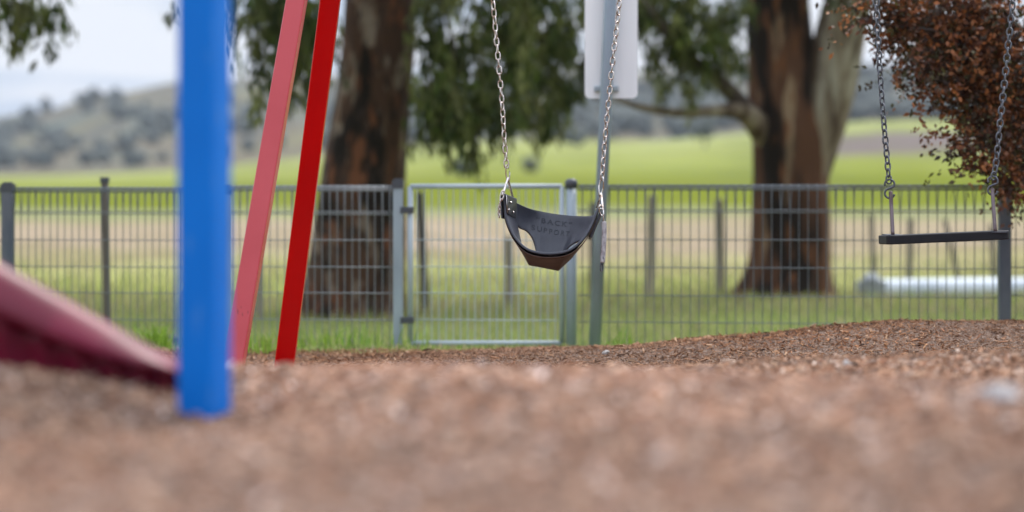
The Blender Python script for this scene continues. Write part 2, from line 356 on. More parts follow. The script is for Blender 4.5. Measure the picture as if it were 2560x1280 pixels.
# ------------------------------------------------------------------ bark chips
PAL = np.array([[.46,.32,.21],[.33,.20,.12],[.24,.13,.075],[.12,.07,.045],[.06,.042,.035],[.50,.41,.33],[.38,.23,.14],[.30,.155,.09],[.62,.54,.46]])
PW = np.array([.13,.19,.17,.13,.09,.09,.10,.08,.02]); PW /= PW.sum()
def chip_cloud(n, d0, d1, marg, smin, smax):
    D = np.sqrt(rng.uniform(d0**2, d1**2, n)); hw = D*.212 + marg
    X = rng.uniform(-1, 1, n) * hw
    Ln = rng.uniform(smin, smax, n) * np.where(rng.random(n) < .06, 1.6, 1); W = Ln * rng.uniform(.14, .38, n); H = W * rng.uniform(.15, .5, n)
    yaw = rng.uniform(0, 2*np.pi, n); pit = rng.normal(0, .33, n); rol = rng.normal(0, .45, n)
    lx = np.stack([np.cos(yaw)*np.cos(pit), np.sin(yaw)*np.cos(pit), np.sin(pit)], 1)
    s0 = np.stack([-np.sin(yaw), np.cos(yaw), np.zeros(n)], 1); up0 = np.cross(lx, s0)
    ly_ = s0*np.cos(rol)[:, None] + up0*np.sin(rol)[:, None]; lz = np.cross(lx, ly_)
    Z = gz(X, D) + rng.uniform(-.002, .009, n) * (Ln/.025)
    c = np.stack([X, D, Z], 1)
    cor = []
    for sz in (-1, 1):
        for a, bb in ((-1,-1),(1,-1),(1,1),(-1,1)):
            ta = rng.uniform(.7, 1.15, n); tb = rng.uniform(.55, 1.1, n) if a > 0 else rng.uniform(.8, 1.1, n)
            cor.append(c + lx*(a*Ln/2*ta)[:, None] + ly_*(bb*W/2*tb)[:, None] + lz*(sz*H/2)[:, None])
    V = np.stack(cor, 1).reshape(-1, 3)
    fb = np.array([[3,2,1,0],[4,5,6,7],[0,1,5,4],[1,2,6,5],[2,3,7,6],[3,0,4,7]])
    Fc = (fb[None] + (np.arange(n)*8)[:, None, None]).reshape(-1, 4)
    col = PAL[rng.choice(len(PAL), n, p=PW)] * rng.uniform(.75, 1.2, (n, 1))
    # chips darker at left, near right and below the swings; browner in patches
    darken = 1 - .42*np.clip((-X-.30)/.45, 0, 1)*np.exp(-((D-3.6)/1.6)**2) - .26*np.clip((X-.25)/.4, 0, 1)*np.clip((4.6-D)/1.5, 0, 1) - .14*np.exp(-((D-8.6)/.5)**2)*np.clip(np.sin(X*2.2+1.2), 0, 1)
    col = col * darken[:, None]
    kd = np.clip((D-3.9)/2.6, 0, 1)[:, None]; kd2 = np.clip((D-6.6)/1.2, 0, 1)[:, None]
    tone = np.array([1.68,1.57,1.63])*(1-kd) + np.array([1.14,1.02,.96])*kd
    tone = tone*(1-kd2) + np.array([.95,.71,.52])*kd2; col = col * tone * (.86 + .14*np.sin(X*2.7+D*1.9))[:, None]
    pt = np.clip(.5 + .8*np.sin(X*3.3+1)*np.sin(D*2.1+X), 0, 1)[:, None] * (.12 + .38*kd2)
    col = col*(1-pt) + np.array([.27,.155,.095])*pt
    return V, Fc, np.repeat(col, 6, 0)
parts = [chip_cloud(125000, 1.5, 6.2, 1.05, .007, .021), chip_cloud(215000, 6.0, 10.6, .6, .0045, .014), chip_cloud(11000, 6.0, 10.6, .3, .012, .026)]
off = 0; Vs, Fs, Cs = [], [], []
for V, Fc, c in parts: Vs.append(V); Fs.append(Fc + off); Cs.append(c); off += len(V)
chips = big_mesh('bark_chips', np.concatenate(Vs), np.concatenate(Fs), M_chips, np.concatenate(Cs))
tag(chips, 'loose brown bark chips covering the playground', 'bark chips', kind='stuff')

# ------------------------------------------------------------------ grass
def blades(n, xy, hmin, hmax, wd, cols):
    X, D = xy; h = rng.uniform(hmin, hmax, n) * (np.where(D < 11.7, .4, 1.) if hmax == .085 else 1.); yaw = rng.uniform(0, np.pi, n); lean = rng.normal(0, .28, (n, 2)) * h[:, None]
    z = gz(X, D) - .005; dx = np.cos(yaw)*wd/2; dy = np.sin(yaw)*wd/2
    b0 = np.stack([X-dx, D-dy, z], 1); b1 = np.stack([X+dx, D+dy, z], 1)
    m0 = np.stack([X-dx*.8+lean[:,0]*.35, D-dy*.8+lean[:,1]*.35, z+h*.6], 1); m1 = np.stack([X+dx*.8+lean[:,0]*.35, D+dy*.8+lean[:,1]*.35, z+h*.6], 1)
    t0 = np.stack([X-dx*.1+lean[:,0], D-dy*.1+lean[:,1], z+h], 1); t1 = np.stack([X+dx*.1+lean[:,0], D+dy*.1+lean[:,1], z+h], 1)
    V = np.stack([b0,b1,m1,m0,t1,t0], 1).reshape(-1, 3)
    Fc = (np.array([[0,1,2,3],[3,2,4,5]])[None] + (np.arange(n)*6)[:, None, None]).reshape(-1, 4)
    cols = np.array(cols); c = cols[rng.integers(0, len(cols), n)] * rng.uniform(.7, 1.25, (n, 1))
    return V, Fc, np.repeat(c, 2, 0)
GC = [(.20,.28,.06),(.26,.34,.08),(.32,.37,.11),(.40,.38,.19),(.16,.21,.06),(.34,.26,.18)]
n1 = 76000; D = np.sqrt(rng.uniform(10.35**2, 19.5**2, n1)); X = rng.uniform(-1, 1, n1) * (D*.212 + 1.3)
keep = (D > 10.42 + .1*np.sin(X*2.1)) ; X, D = X[keep], D[keep]
g1 = blades(len(X), (X, D), .03, .085, .006, GC)
n2 = 30000; D = np.minimum(18.5 + rng.exponential(6.5, n2), 60); X = rng.uniform(-1, 1, n2) * (D*.212 + .6)
g2 = blades(n2, (X, D), .04, .13, .010, GC + [(.34,.30,.15), (.38,.38,.12), (.24,.18,.12)])
tx, td = [], []
def tuft(x, D, nb, sp):
    D += 0; X0 = (x-1280)*(D-1.55)/F; tx.append(X0 + rng.normal(0, sp, nb)); D -= 1.55; td.append(D + rng.normal(0, sp*1.3, nb))
for x, D_, nb, sp in ((386,12.35,60,.035),(402,12.3,40,.02),(372,12.4,30,.02),(350,12.8,40,.06),(660,11.9,30,.08),(620,11.8,25,.06),(700,12.3,30,.12),(800,12.6,40,.15),(860,12.7,40,.15),
                      (930,12.6,25,.12),(1940,12.6,50,.045),(1925,12.8,30,.03),(2050,13,40,.06),(1560,12.4,30,.05),(2160,12.8,40,.05),(450,12.5,30,.1),(560,12,20,.1)):
    tuft(x, D_, nb, sp)
TX, TD = np.concatenate(tx), np.concatenate(td)
g3 = blades(len(TX), (TX, TD), .05, .125, .007, [(.15,.27,.03),(.22,.34,.04),(.28,.38,.06)])
n4 = 9000; D = rng.uniform(10.9, 11.8, n4); X = rng.uniform(-3., 3., n4); g4 = blades(n4, (X, D), .012, .030, .005, GC)
off = 0; Vs, Fs, Cs = [], [], []
for V, Fc, c in (g1, g2, g3, g4): Vs.append(V); Fs.append(Fc + off); Cs.append(c); off += len(V)
tag(big_mesh('grass', np.concatenate(Vs), np.concatenate(Fs), M_grass, np.concatenate(Cs)), 'green grass growing around and behind the fence', 'grass', kind='stuff')

# ------------------------------------------------------------------ swing frame (two legs of the A-frame and the beam above)
def G(x, D): X = (x-1280)*D/F; return Vector((X, D, float(gz(X, D))))
fr = thing('swing_frame', (-.85, 8.25, .6), 'red square steel swing frame with two splayed legs and an overhead beam', 'swing frame')
def seg(px, py, Da, qx, qy, Db, zend):
    a, b_ = P(px, py, Da), P(qx, qy, Db); t = (zend - a.z) / (b_.z - a.z); return a + (b_ - a) * t
BEAM_Z = 2.98
la = P(584, 915, 7.60); lt = P(742, 0, 7.92); lend = seg(584, 915, 7.60, 742, 0, 7.92, BEAM_Z)
lb = la + (la - lt) * .10
m = MB(); m.bar(lb, lend, .062, .075); o1 = m.build('leg', M_redsheen, fr); tag(o1, 'red leg with a pinkish sky sheen in its colour')
ra = P(713, 900, 8.92); rt = P(826, 0, 8.62); rend = seg(713, 900, 8.92, 826, 0, 8.62, BEAM_Z)
rb = ra + (ra - rt) * .10
m = MB(); m.bar(rb, rend, .071, .075); m.build('leg', M_red, fr)
bx0 = (lend.x + rend.x) / 2 - .15; by = (lend.y + rend.y) / 2
m = MB(); m.bar((bx0, by, BEAM_Z+.03), (3.4, 8.28, BEAM_Z+.03), .08, .08, xdir=(0,1,0)); m.build('beam', M_red, fr)
for dy in (.55, -.55):
    m = MB(); m.bar((3.45, 8.28+dy*.2, BEAM_Z), (3.75, 8.28+dy*1.3, float(gz(3.75, 8.28+dy*1.3))-.1), .07, .075); m.build('leg', M_red, fr)
# scratches on the pale leg are part of its paint
# ------------------------------------------------------------------ blue post
bp = P(511, 1041, 3.85); gzb = float(gz(bp.x, bp.y))
m = MB(); xd = (math.cos(R(22)), -math.sin(R(22)), 0)
m.bar((bp.x, bp.y, gzb-.25), (bp.x, bp.y, 3.2), .066, .066, .008, xdir=xd)
bo = m.build('blue_post', M_blue); tag(bo, 'thick blue square steel post standing in the bark in front of the red legs', 'post')

# ------------------------------------------------------------------ slide
sl_t = thing('slide', (-1.1, 4.05, 1.0), 'red plastic slide coming down from the left into the bark', 'slide')
def sp(x, y, D): return P(x, y, D)
path = [sp(-1700,-250,3.78), sp(-1100,62,3.82), sp(-500,392,3.86), sp(-200,552,3.89), sp(0,668,3.92), sp(120,734,3.95), sp(240,800,3.98), sp(340,855,4.01), sp(420,899,4.04), sp(500,943,4.07)]
hb = [.080,.080,.080,.080,.078,.070,.056,.038,.018,.006]
def rail(side):
    """moulded rail: a sloping shoulder that rolls over into an undercut lip"""
    m = MB(); v = []; prof = [(.062,-.012),(.050,.0),(.036,-.004),(.020,-.30),(.004,-.62),(-.004,-.86),(-.003,-1.0),(.008,-1.08),(.026,-1.02),(.05,-.90)]
    for p, h in zip(path, hb):
        for dy, dz in prof: v.append((p.x, (p.y + dy) if side == 0 else (p.y + .46 - dy), p.z + (dz*h if dz < -.02 else dz) - (0 if side == 0 else .088)))
    k_ = len(prof); m.add(v, [(i*k_+k, i*k_+k+1, (i+1)*k_+k+1, (i+1)*k_+k) for i in range(len(path)-1) for k in range(k_-1)], True)
    o_ = m.build('side_rail', M_slide, sl_t); md = o_.modifiers.new('t', 'SOLIDIFY'); md.thickness = .006; md.offset = 1 if side else -1; return o_
rail(0); rail(1)
m = MB(); v = []
for p in path:
    for k in range(9):
        t = k / 8; v.append((p.x, p.y + .055 + .35*t, p.z - .03 - .05*t - .055*math.sin(math.pi*t)))
m.add(v, [(i*9+k, i*9+k+1, i*9+k+10, i*9+k+9) for i in range(len(path)-1) for k in range(8)], True)
so_ = m.build('chute', M_slide, sl_t); md = so_.modifiers.new('t', 'SOLIDIFY'); md.thickness = .008
# undercut side panel with moulded ribs
m = MB(); v = []; NX = 90
cp = catmull(path, 20)
for i in range(NX+1):
    p = cp[round(i*(len(cp)-1)/NX)]; zg = float(gz(p.x, p.y)) - .05; rib = .016*max(0, math.sin(i*2*math.pi/7.5))**.5
    hh = float(np.interp(i/NX*(len(hb)-1), range(len(hb)), hb)); z0 = p.z - hh*.93
    for k in range(5): v.append((p.x, p.y + .048 - rib + .02*k/4, z0 + (min(zg, z0-.01) - z0) * k / 4))
m.add(v, [(i*5+k, i*5+k+1, i*5+k+6, i*5+k+5) for i in range(NX) for k in range(4)], True)
so_ = m.build('side_panel', M_slide, sl_t); md = so_.modifiers.new('t', 'SOLIDIFY'); md.thickness = .006; md.offset = 1

# ------------------------------------------------------------------ chains
def link_pts(Ln, W, n=14):
    """centre line of a stretched ring, in the local XZ plane"""
    a = []; h = (Ln - W) / 2
    for k in range(n):
        t = 2*math.pi*k/n; x = math.cos(t)*W/2; z = math.sin(t)*W/2 + (h if math.sin(t) > 0.01 else -h if math.sin(t) < -.01 else 0)
        a.append((x, z))
    return a
def chain_mb(pts, pitch, Lc, Wc, r, twist=0., rot0=.1, seed=1, rs=7):
    """pts from the bottom up; Lc, Wc = centre-line length and width"""
    rnd = random.Random(seed); m = MB(); path = catmull(pts, 40)
    ds = [0]
    for a, b_ in zip(path, path[1:]): ds.append(ds[-1] + (b_-a).length)
    tot = ds[-1]; k = 0; s = 0; idx = 0
    while s < tot:
        while idx < len(ds)-2 and ds[idx+1] < s: idx += 1
        f = (s-ds[idx]) / max(1e-6, ds[idx+1]-ds[idx]); c = path[idx].lerp(path[idx+1], f); t = (path[idx+1]-path[idx]).normalized()
        x = Vector((1,0,0)); x = (x - t*x.dot(t)).normalized(); y = t.cross(x)
        an = rot0 + (math.pi/2 if k % 2 else 0) + twist*k + rnd.uniform(-.12, .12)
        ax = x*math.cos(an) + y*math.sin(an)
        m.tube([c + ax*p + t*q for p, q in link_pts(Lc, Wc)], r, rs, closed=True)
        s += pitch; k += 1
    return m
def ring(m, a, b_, W, r, ax=(1,0,0), twist=0., n=20):
    """elongated link between a and b; twist in radians along it"""
    a, b_ = Vector(a), Vector(b_); c = (a+b_)/2; t = (b_-a); Ln = t.length; t.normalize(); x = Vector(ax); x = (x-t*x.dot(t)).normalized(); y = t.cross(x)
    pts = []
    for p, q in link_pts(Ln, W, n):
        an = twist * q / Ln; pts.append(c + (x*math.cos(an) + y*math.sin(an))*p + t*q)
    m.tube(pts, r, 8, closed=True)

# ------------------------------------------------------------------ half bucket swing
bs = thing('bucket_swing', P(1375, 600, 8.25), 'black rubber half bucket swing with a high back support hanging on bright chains', 'swing')
Fp = [(1257,484,8.20),(1259,515,8.20),(1263,548,8.19),(1283,592,8.17),(1312,622,8.15),(1345,634,8.13),(1380,636.5,8.12),(1415,631,8.13),(1440,618,8.14),(1465,592,8.16),(1483,560,8.18),(1492,537,8.19),(1499,521,8.20)]
Bp = [(1287,496,8.32),(1288,525,8.33),(1288,560,8.34),(1300,616,8.345),(1322,656,8.34),(1345,660,8.345),(1370,665,8.35),(1396,670,8.345),(1428,640,8.335),(1456,606,8.33),(1478,576,8.325),(1490,552,8.32),(1497,532,8.31)]
Fc_ = catmull([P(*q) for q in Fp], 6); Bc_ = [P(*a).lerp(P(*b_), k/6) for a, b_ in zip(Bp, Bp[1:]) for k in range(6)] + [P(*Bp[-1])]
m = MB(); nv = 9; v = []
for a, b_ in zip(Fc_, Bc_):
    for k in range(nv): v.append(a.lerp(b_, k/(nv-1)))
m.add(v, [(i*nv+k, i*nv+k+1, i*nv+k+nv+1, i*nv+k+nv) for i in range(len(Fc_)-1) for k in range(nv-1)], True)
seat = m.build('seat', M_rubber, bs); seat.data.materials.append(M_rubber_under)
md = seat.modifiers.new('t', 'SOLIDIFY'); md.thickness = .008; md.offset = -1; md.material_offset = 0
md2 = seat.modifiers.new('b', 'BEVEL'); md2.width = .0018; md2.segments = 2; md2.limit_method = 'ANGLE'
# brown dusty outer face: a thin skin under the strap, 1 mm clear of it
nrm = []
Tp = [(1291,507,8.32),(1315,518,8.375),(1340,526,8.415),(1370,532.5,8.44),(1400,537,8.44),(1430,540,8.43),(1460,541,8.39),(1480,540,8.35),(1493,537,8.31)]
Lp = [(1288,560,8.335),(1301,571,8.36),(1318,579,8.385),(1333,600,8.385),(1341,630,8.37),(1346,659,8.348),(1370,664,8.353),(1395,667,8.348),(1408,638,8.37),(1422,618,8.375),(1438,607,8.37),(1460,597,8.345),(1480,572,8.325)]
def resample(pts, n):
    p = catmull([P(*q) for q in pts], 12); return [p[round(i*(len(p)-1)/n)] for i in range(n+1)]
NT, NVB = 96, 14
def evenx(pts, n):
    p = catmull([P(*q) for q in pts], 30); xs = [q.x for q in p]; res = []
    return p
Tc = resample(Tp, NT)
# pair every lower-edge point with the upper-edge point above it
Lc = catmull([P(*q) for q in Lp], 16)[::2]
def at_frac(c, f):
    s = f*(len(c)-1); i = min(int(s), len(c)-2); return c[i].lerp(c[i+1], s-i)
fr_t = [0,.10,.17,.24,.27,.30,.42,.60,.66,.72,.80,.90,1.0]
NL = len(Lc)
rows = []
for i, q in enumerate(Lc):
    f = np.interp(i/(NL-1)*(len(fr_t)-1), range(len(fr_t)), fr_t)
    rows.append((at_frac(Tc, float(f)), q, float(f)))
m = MB(); v = []
def panel_pt(a, q, k):
    p = a.lerp(q, k); p.y += .012*math.sin(math.pi*k); return p
for a, q, f in rows:
    for k in range(NVB): v.append(panel_pt(a, q, k/(NVB-1)))
m.add(v, [(i*NVB+k, i*NVB+k+1, i*NVB+k+NVB+1, i*NVB+k+NVB) for i in range(NL-1) for k in range(NVB-1)], True)
back = m.build('back_support', M_rubber, bs)
md = back.modifiers.new('t', 'SOLIDIFY'); md.thickness = .007; md.offset = 0
md2 = back.modifiers.new('b', 'BEVEL'); md2.width = .0018; md2.segments = 2; md2.limit_method = 'ANGLE'
# thin dusty outer skin under the seat strap
m = MB(); v = []
for a, b_ in zip(Fc_[10:-8], Bc_[10:-8]):
    for k in range(nv): v.append(a.lerp(b_, k/(nv-1)) + Vector((0, -.0042, -.0102)) + (b_-a).normalized()*(.003*(1-k/(nv-1))))
m.add(v, [(i*nv+k, i*nv+k+1, i*nv+k+nv+1, i*nv+k+nv) for i in range(len(Fc_)-19) for k in range(nv-1)], True)
un = m.build('seat_underside', M_rubber_under, bs); md = un.modifiers.new('t', 'SOLIDIFY'); md.thickness = .002
tag(un, 'dusty brown underside')
# end plates with rivets
def quad_plate(name, cs, th, material, dirv):
    m = MB(); cs = [P(*c) for c in cs]; dv = Vector(dirv).normalized()*th; m.add(cs + [c+dv for c in cs], [(0,1,2,3),(7,6,5,4),(0,4,5,1),(1,5,6,2),(2,6,7,3),(3,7,4,0)])
    o = m.build(name, material, bs); md2 = o.modifiers.new('b', 'BEVEL'); md2.width = .0012; md2.segments = 2; return o
quad_plate('end_plate', [(1265.5,487,8.195),(1289,499,8.315),(1290,549,8.335),(1269,535,8.20)], .004, M_plate, (1,-.3,0))
m = MB(); m.tube([P(1266.5,488,8.19), P(1267.2,512,8.19), P(1268.5,533,8.19)], .0011, 6); m.build('plate_edge', M_steel, bs)
quad_plate('outer_pad', [(1253,488,8.21),(1284,497,8.33),(1284,552,8.345),(1257,546,8.21)], .006, M_rubber, (-1,.3,0))
quad_plate('outer_pad', [(1500,528,8.20),(1499,536,8.31),(1470,597,8.335),(1474,592,8.20)], .009, M_rubber, (1,0,-.5))
quad_plate('end_plate', [(1494,529,8.20),(1491,540,8.31),(1480,566,8.32),(1484,555,8.20)], .003, M_plate, (-1,0,.5))
for rx, ry, D_ in ((1276,506,8.235),(1270.5,524,8.205),(1282,530.5,8.27)):
    m = MB(); c = P(rx+1.5, ry, D_-.012)
    vv, ff = ico(2); m.add([c + Vector(q)*.0042 for q in vv], [tuple(map(int, q)) for q in ff], True); m.build('rivet', M_steel, bs)
# moulded lettering on the back support
def surf(px, off_):
    """point on the back support at pixel column px, off_ pixels under its top edge"""
    xs = [(q.x*F/q.y + 1280) for q in Tc]; i = float(np.interp(px, xs, range(len(xs)))) / (len(xs)-1)
    fs = [r_[2] for r_ in rows]; j = float(np.interp(i, fs, range(len(fs)))); a0 = at_frac(Tc, i)
    j0 = min(int(j), NL-2); q = rows[j0][1].lerp(rows[j0+1][1], j-j0)
    ta = HY - (a0.z-CZ)*F/a0.y; tb = HY - (q.z-CZ)*F/q.y
    return panel_pt(a0, q, off_/max(20, (tb-ta)))
def lettering(txt, x0, x1, off0, hpx):
    cu = bpy.data.curves.new('t', 'FONT'); cu.body = txt; cu.size = 1; cu.space_character = 1.35; cu.extrude = 0; cu.offset = .012
    ob = bpy.data.objects.new('t', cu); COL.objects.link(ob); dg = bpy.context.evaluated_depsgraph_get(); me = bpy.data.meshes.new_from_object(ob.evaluated_get(dg))
    bm = bmesh.new(); bm.from_mesh(me); bmesh.ops.triangulate(bm, faces=bm.faces[:]); bmesh.ops.subdivide_edges(bm, edges=[e for e in bm.edges if e.calc_length() > .25], cuts=2)
    bm.to_mesh(me); bm.free()
    xs = [q.co.x for q in me.vertices]; w0, w1 = min(xs), max(xs)
    v = []
    for q in me.vertices:
        px = x0 + (q.co.x-w0)/(w1-w0)*(x1-x0); p = surf(px, off0 - q.co.y/.7*hpx); p.y -= .0052; v.append(p)
    m = MB(); m.add(v, [tuple(p.vertices) for p in me.polygons])
    bpy.data.objects.remove(ob); bpy.data.meshes.remove(me)
    o_ = m.build('lettering', M_letter, back)
    md = o_.modifiers.new('t', 'SOLIDIFY'); md.thickness = .002
    return o_
lettering('\u201cBACK\u201d', 1342, 1434, 27, 12)
lettering('SUPPORT', 1332, 1436, 50, 12)

# shackles, connecting links and chains
def tri(m, apex, a, b_, r):
    apex, a, b_ = Vector(apex), Vector(a), Vector(b_); mid = (a+b_)/2; ins = lambda p, q, t: p.lerp(q, t)
    m.tube(catmull([a, ins(a, apex, .5), ins(a, apex, .93), ins(apex, mid, .0)+(apex-mid)*.02, ins(b_, apex, .93), ins(b_, apex, .5), b_], 5), r, 8)
m = MB(); tri(m, P(1269.5,447,8.25), P(1257,486,8.21), P(1283,497,8.32), .0038); m.tube([P(1256,486,8.205), P(1284,498,8.325)], .004, 8); m.build('shackle', M_steel, bs)
m = MB(); tri(m, P(1503,484,8.25), P(1507,521,8.19), P(1491,522,8.31), .0038); m.tube([P(1508,523,8.185), P(1490,523,8.315)], .004, 8); m.build('shackle', M_steel, bs)
m = MB(); ring(m, P(1267.5,412,8.25), P(1271,453,8.25), .013, .0024, twist=2.2); m.build('connecting_link', M_steel, bs)
m = MB(); ring(m, P(1506,443,8.25), P(1500,491,8.25), .016, .0026, twist=-2.6); m.build('connecting_link', M_steel, bs)
m = MB(); ring(m, P(1258,477,8.20), P(1252,503,8.19), .012, .0022, twist=2.0); ring(m, P(1253,497,8.19), P(1249,511,8.19), .010, .0022, ax=(0,1,0))
for k in range(5): ring(m, P(1249-.3*k, 507+k*6.6, 8.19), P(1249-.3*k, 518+k*6.6, 8.19), .0085, .0022, ax=((.9,.4,0) if k % 2 else (-.3,.9,0)))
m.build('hanging_chain', M_chain, bs)
m = MB(); ring(m, P(1500,513,8.18), P(1507,540,8.18), .015, .0024, twist=2.4); ring(m, P(1508,536,8.18), P(1509,556,8.18), .009, .0022, ax=(.2,1,0))
m.build('connecting_link', M_steel, bs); m = MB(); ring(m, P(1505,655,8.17), P(1503.5,678,8.17), .010, .0024, ax=(.8,.6,0)); ring(m, P(1506,640,8.17), P(1505,662,8.17), .010, .0024, ax=(-.5,.8,0)); m.build('end_link', M_dark_chain, bs)
m = MB(); sleeve_p = [P(1509.5,554,8.18), P(1510.5,572,8.18), P(1510,600,8.178), P(1508,630,8.175), P(1506,657,8.17)]
m.tube(catmull(sleeve_p, 6), .0082, 14, cap=True); m.build('chain_sleeve', M_sleeve, bs)
chain_mb([P(1266,410,8.25), P(1261,350,8.25), P(1256,270,8.25), P(1244,130,8.26), P(1232,0,8.27), P(1165,-775,8.30)], .0247,   .0275, .0155, .0026, .09, .3, 3).build('chain', M_chain, bs)
chain_mb([P(1505.5,441,8.25), P(1509,390,8.25), P(1516,310,8.25), P(1532,150,8.26), P(1549,0,8.27), P(1632,-775,8.30)], .0247,   .0275, .0155, .0026, -.07, .9, 4).build('chain', M_chain, bs)

# ------------------------------------------------------------------ flat swing
fs = thing('flat_swing', P(2358, 595, 8.05), 'flat dark rubber swing seat hanging level on heavy grey chains', 'swing')
DS = 8.05
bm = bmesh.new(); bmesh.ops.create_cube(bm, size=1)
wd = 309*DS/F
for v_ in bm.verts: v_.co.x *= wd; v_.co.y *= .17; v_.co.z *= 22.5*DS/F
vert_e = [e for e in bm.edges if abs((e.verts[0].co-e.verts[1].co).z) > .01]
bmesh.ops.bevel(bm, geom=vert_e, offset=.022, segments=6, profile=.5, affect='EDGES')
bmesh.ops.bevel(bm, geom=[e for e in bm.edges if abs((e.verts[0].co-e.verts[1].co).z) < .001 and len(e.link_faces) == 2 and e.calc_face_angle() > .5], offset=.004, segments=3, profile=.5, affect='EDGES')
for v_ in bm.verts: v_.co.z += -.004*math.sin(math.pi*(v_.co.x/wd+.5)) + .0012*math.sin(v_.co.x*40)
me = bpy.data.meshes.new('seat'); bm.to_mesh(me); bm.free(); me.materials.append(M_seat)
st = bpy.data.objects.new('seat', me); COL.objects.link(st); st.location = P(2358.5, 593, DS+.02) - fs.location; st.rotation_euler = (R(-1.0), R(-2.1), R(2)); st.parent = fs
def shook(m, c, h, wdt, r, flip=1, tilt=0.):
    pts = []
    for k in range(10):
        a = R(-20 + k*25.5); pts.append((math.cos(a)*wdt/2, h/4*.92 + math.sin(a)*h/4*.95))
    for k in range(10):
        a = R(60 - k*25.5); pts.append((math.cos(a)*wdt/2, -h/4*.92 + math.sin(a)*h/4*.95))
    m.tube(catmull([c + Vector((flip*p*math.cos(tilt)+q*.0, p*.25, q)) for p, q in pts], 3), r, 8)
for (hx, hy, ax_, ay_, bx_, by_, sd_, top) in ((2224,472,2227,488,2232,583,5,[(2222,449),(2218,400),(2209,300),(2198,150),(2190,0),(2150,-790)]),
                                        (2482,464,2481,480,2488,575,8,[(2484,440),(2491,400),(2503,280),(2517,150),(2532,0),(2612,-790)])):
    m = MB(); shook(m, P(hx, hy, DS), 50*DS/F, 23*DS/F, .0036, -1); m.build('hook', M_dark_chain, fs)
    m = MB(); ap, ft = P(ax_, ay_-4, DS), P(bx_, by_+3, DS)
    q_ = (bx_-1280)/F; hv = lambda d_, z_: Vector((d_*q_, d_, z_))
    m.tube(catmull([ft + hv(-.055,0), ap.lerp(ft,.55)+hv(-.034,0), ap + hv(-.008,-.004), ap+hv(0,.001), ap + hv(.008,-.004), ap.lerp(ft,.55)+hv(.034,0), ft + hv(.055,0)], 6), .0062, 10)
    m.build('hanger', M_rod, fs)
    m = MB(); 
    m.bar(P(bx_, by_+4.5, DS+.01)+Vector((-.026,0,0)), P(bx_, by_+4.5, DS+.01)+Vector((.026,0,0)), .15, .004, .0015, xdir=(0,1,0)); m.build('seat_bracket', M_rubber, fs)
    chain_mb([P(x_, y_, DS) for x_, y_ in top], .0219, .0275, .0185, .00315, .035 if sd_ == 5 else -.045, .25 if sd_ == 5 else .5, sd_).build('chain', M_dark_chain, fs)

# ------------------------------------------------------------------ fence
def fD(x): return F / (530 + x*.012)     # distance of the fence line at a pixel column
def FP(x, y, dd=0): return P(x, y, fD(x)+dd)
def mesh_panel(x0, x1, spacing, rows_y, ytop, yb, material, parent, rw=.0024, loops=True):
    m = MB(); a, b_ = FP(x0, 450), FP(x1, 450); n_ = int((b_-a).length/spacing); nd = Vector((0,-1,0))
    s0, s1 = F/a.y, F/b_.y
    for i in range(n_+1):
        t = (i+.5)/(n_+1); X_ = a.x+(b_.x-a.x)*t; Y_ = a.y+(b_.y-a.y)*t
        zt = CZ - (ytop-HY)/( (s0+s1)/2 ); zb = CZ - (yb-HY)/((s0+s1)/2); z1 = CZ - (rows_y[0]-HY)/((s0+s1)/2)
        j = random.uniform(-.004, .004)
        if loops:
            q = [(X_,Y_,zb),(X_+j*.4,Y_,z1),(X_+j,Y_-.028,zt-.014),(X_+j,Y_-.020,zt),(X_+j,Y_,zt+.004),(X_+j,Y_+.020,zt),(X_-j,Y_+.028,zt-.014),(X_,Y_+.004,z1)]
        else: q = [(X_,Y_,zb),(X_,Y_,zt)]
        m.tube(q, rw, 5, cap=False)
    for r_ in rows_y:
        zz = CZ - (r_-HY)/((s0+s1)/2); m.tube([(a.x,a.y-.005,zz),(b_.x,b_.y-.005,zz)], rw, 5)
    if loops:
        zt = CZ - (ytop-HY)/((s0+s1)/2)
        for dy, dz in ((-.026,-.012),(.026,-.012),(0,.002),(-.024,-.004),(.024,-.020)):
            m.tube([(a.x,a.y+dy,zt+dz),(b_.x,b_.y+dy,zt+dz)], rw*1.35, 6)
    return m.build('mesh_panel', material, parent)
def fpost(x, ytop, wpx, material, parent, rnd=False, cap=True, name='post'):
    D_ = fD(x); s = F/D_; a = P(x, 450, D_); zt = CZ-(ytop-HY)/s; zb = float(gz(a.x, D_))-.12; w_ = wpx/s
    m = MB()
    if rnd: m.tube([(a.x,D_,zb),(a.x,D_,zt-.03)], w_/2, 20)
    else: m.bar((a.x,D_,zb), (a.x,D_,zt-.03), w_, w_, .005)
    o_ = m.build(name, material, parent)
    m = MB()
    if rnd: m.tube([(a.x,D_,zt-.045),(a.x,D_,zt-.012),(a.x,D_,zt-.004),(a.x,D_,zt)], [w_/2+.004,w_/2+.004,w_/2*.8,w_/2*.4], 20)
    else:
        m.bar((a.x,D_,zt-.045), (a.x,D_,zt-.008), w_+.008, w_+.008, .006); m.bar((a.x,D_,zt-.0079), (a.x,D_,zt), w_*.8, w_*.8, .006)
    m.build('post_cap', M_cap, o_)
    return o_
ROWL = [529,535,600,667,732,799]; ROWR = [525,531,600,670,741,808,872]
f1 = thing('mesh_fence', FP(500, 870), 'grey weldmesh fence with looped top running left from the gate', 'fence', 'weldmesh fences either side of the gate')
for x0, x1 in ((-420, 14), (26, 556), (572, 984)):
    mesh_panel(x0, x1, .0362, ROWL, 470 if x0 < 500 else 466, 862, M_fence if x0 < 500 else M_fencepale, f1)
for x_, yt, w_ in ((-430,455,28),(20,455,29),(563,462,24)): fpost(x_, yt, w_, M_postdark if x_ < 300 else M_post, f1)
fpost(995, 446, 24, M_post, f1)
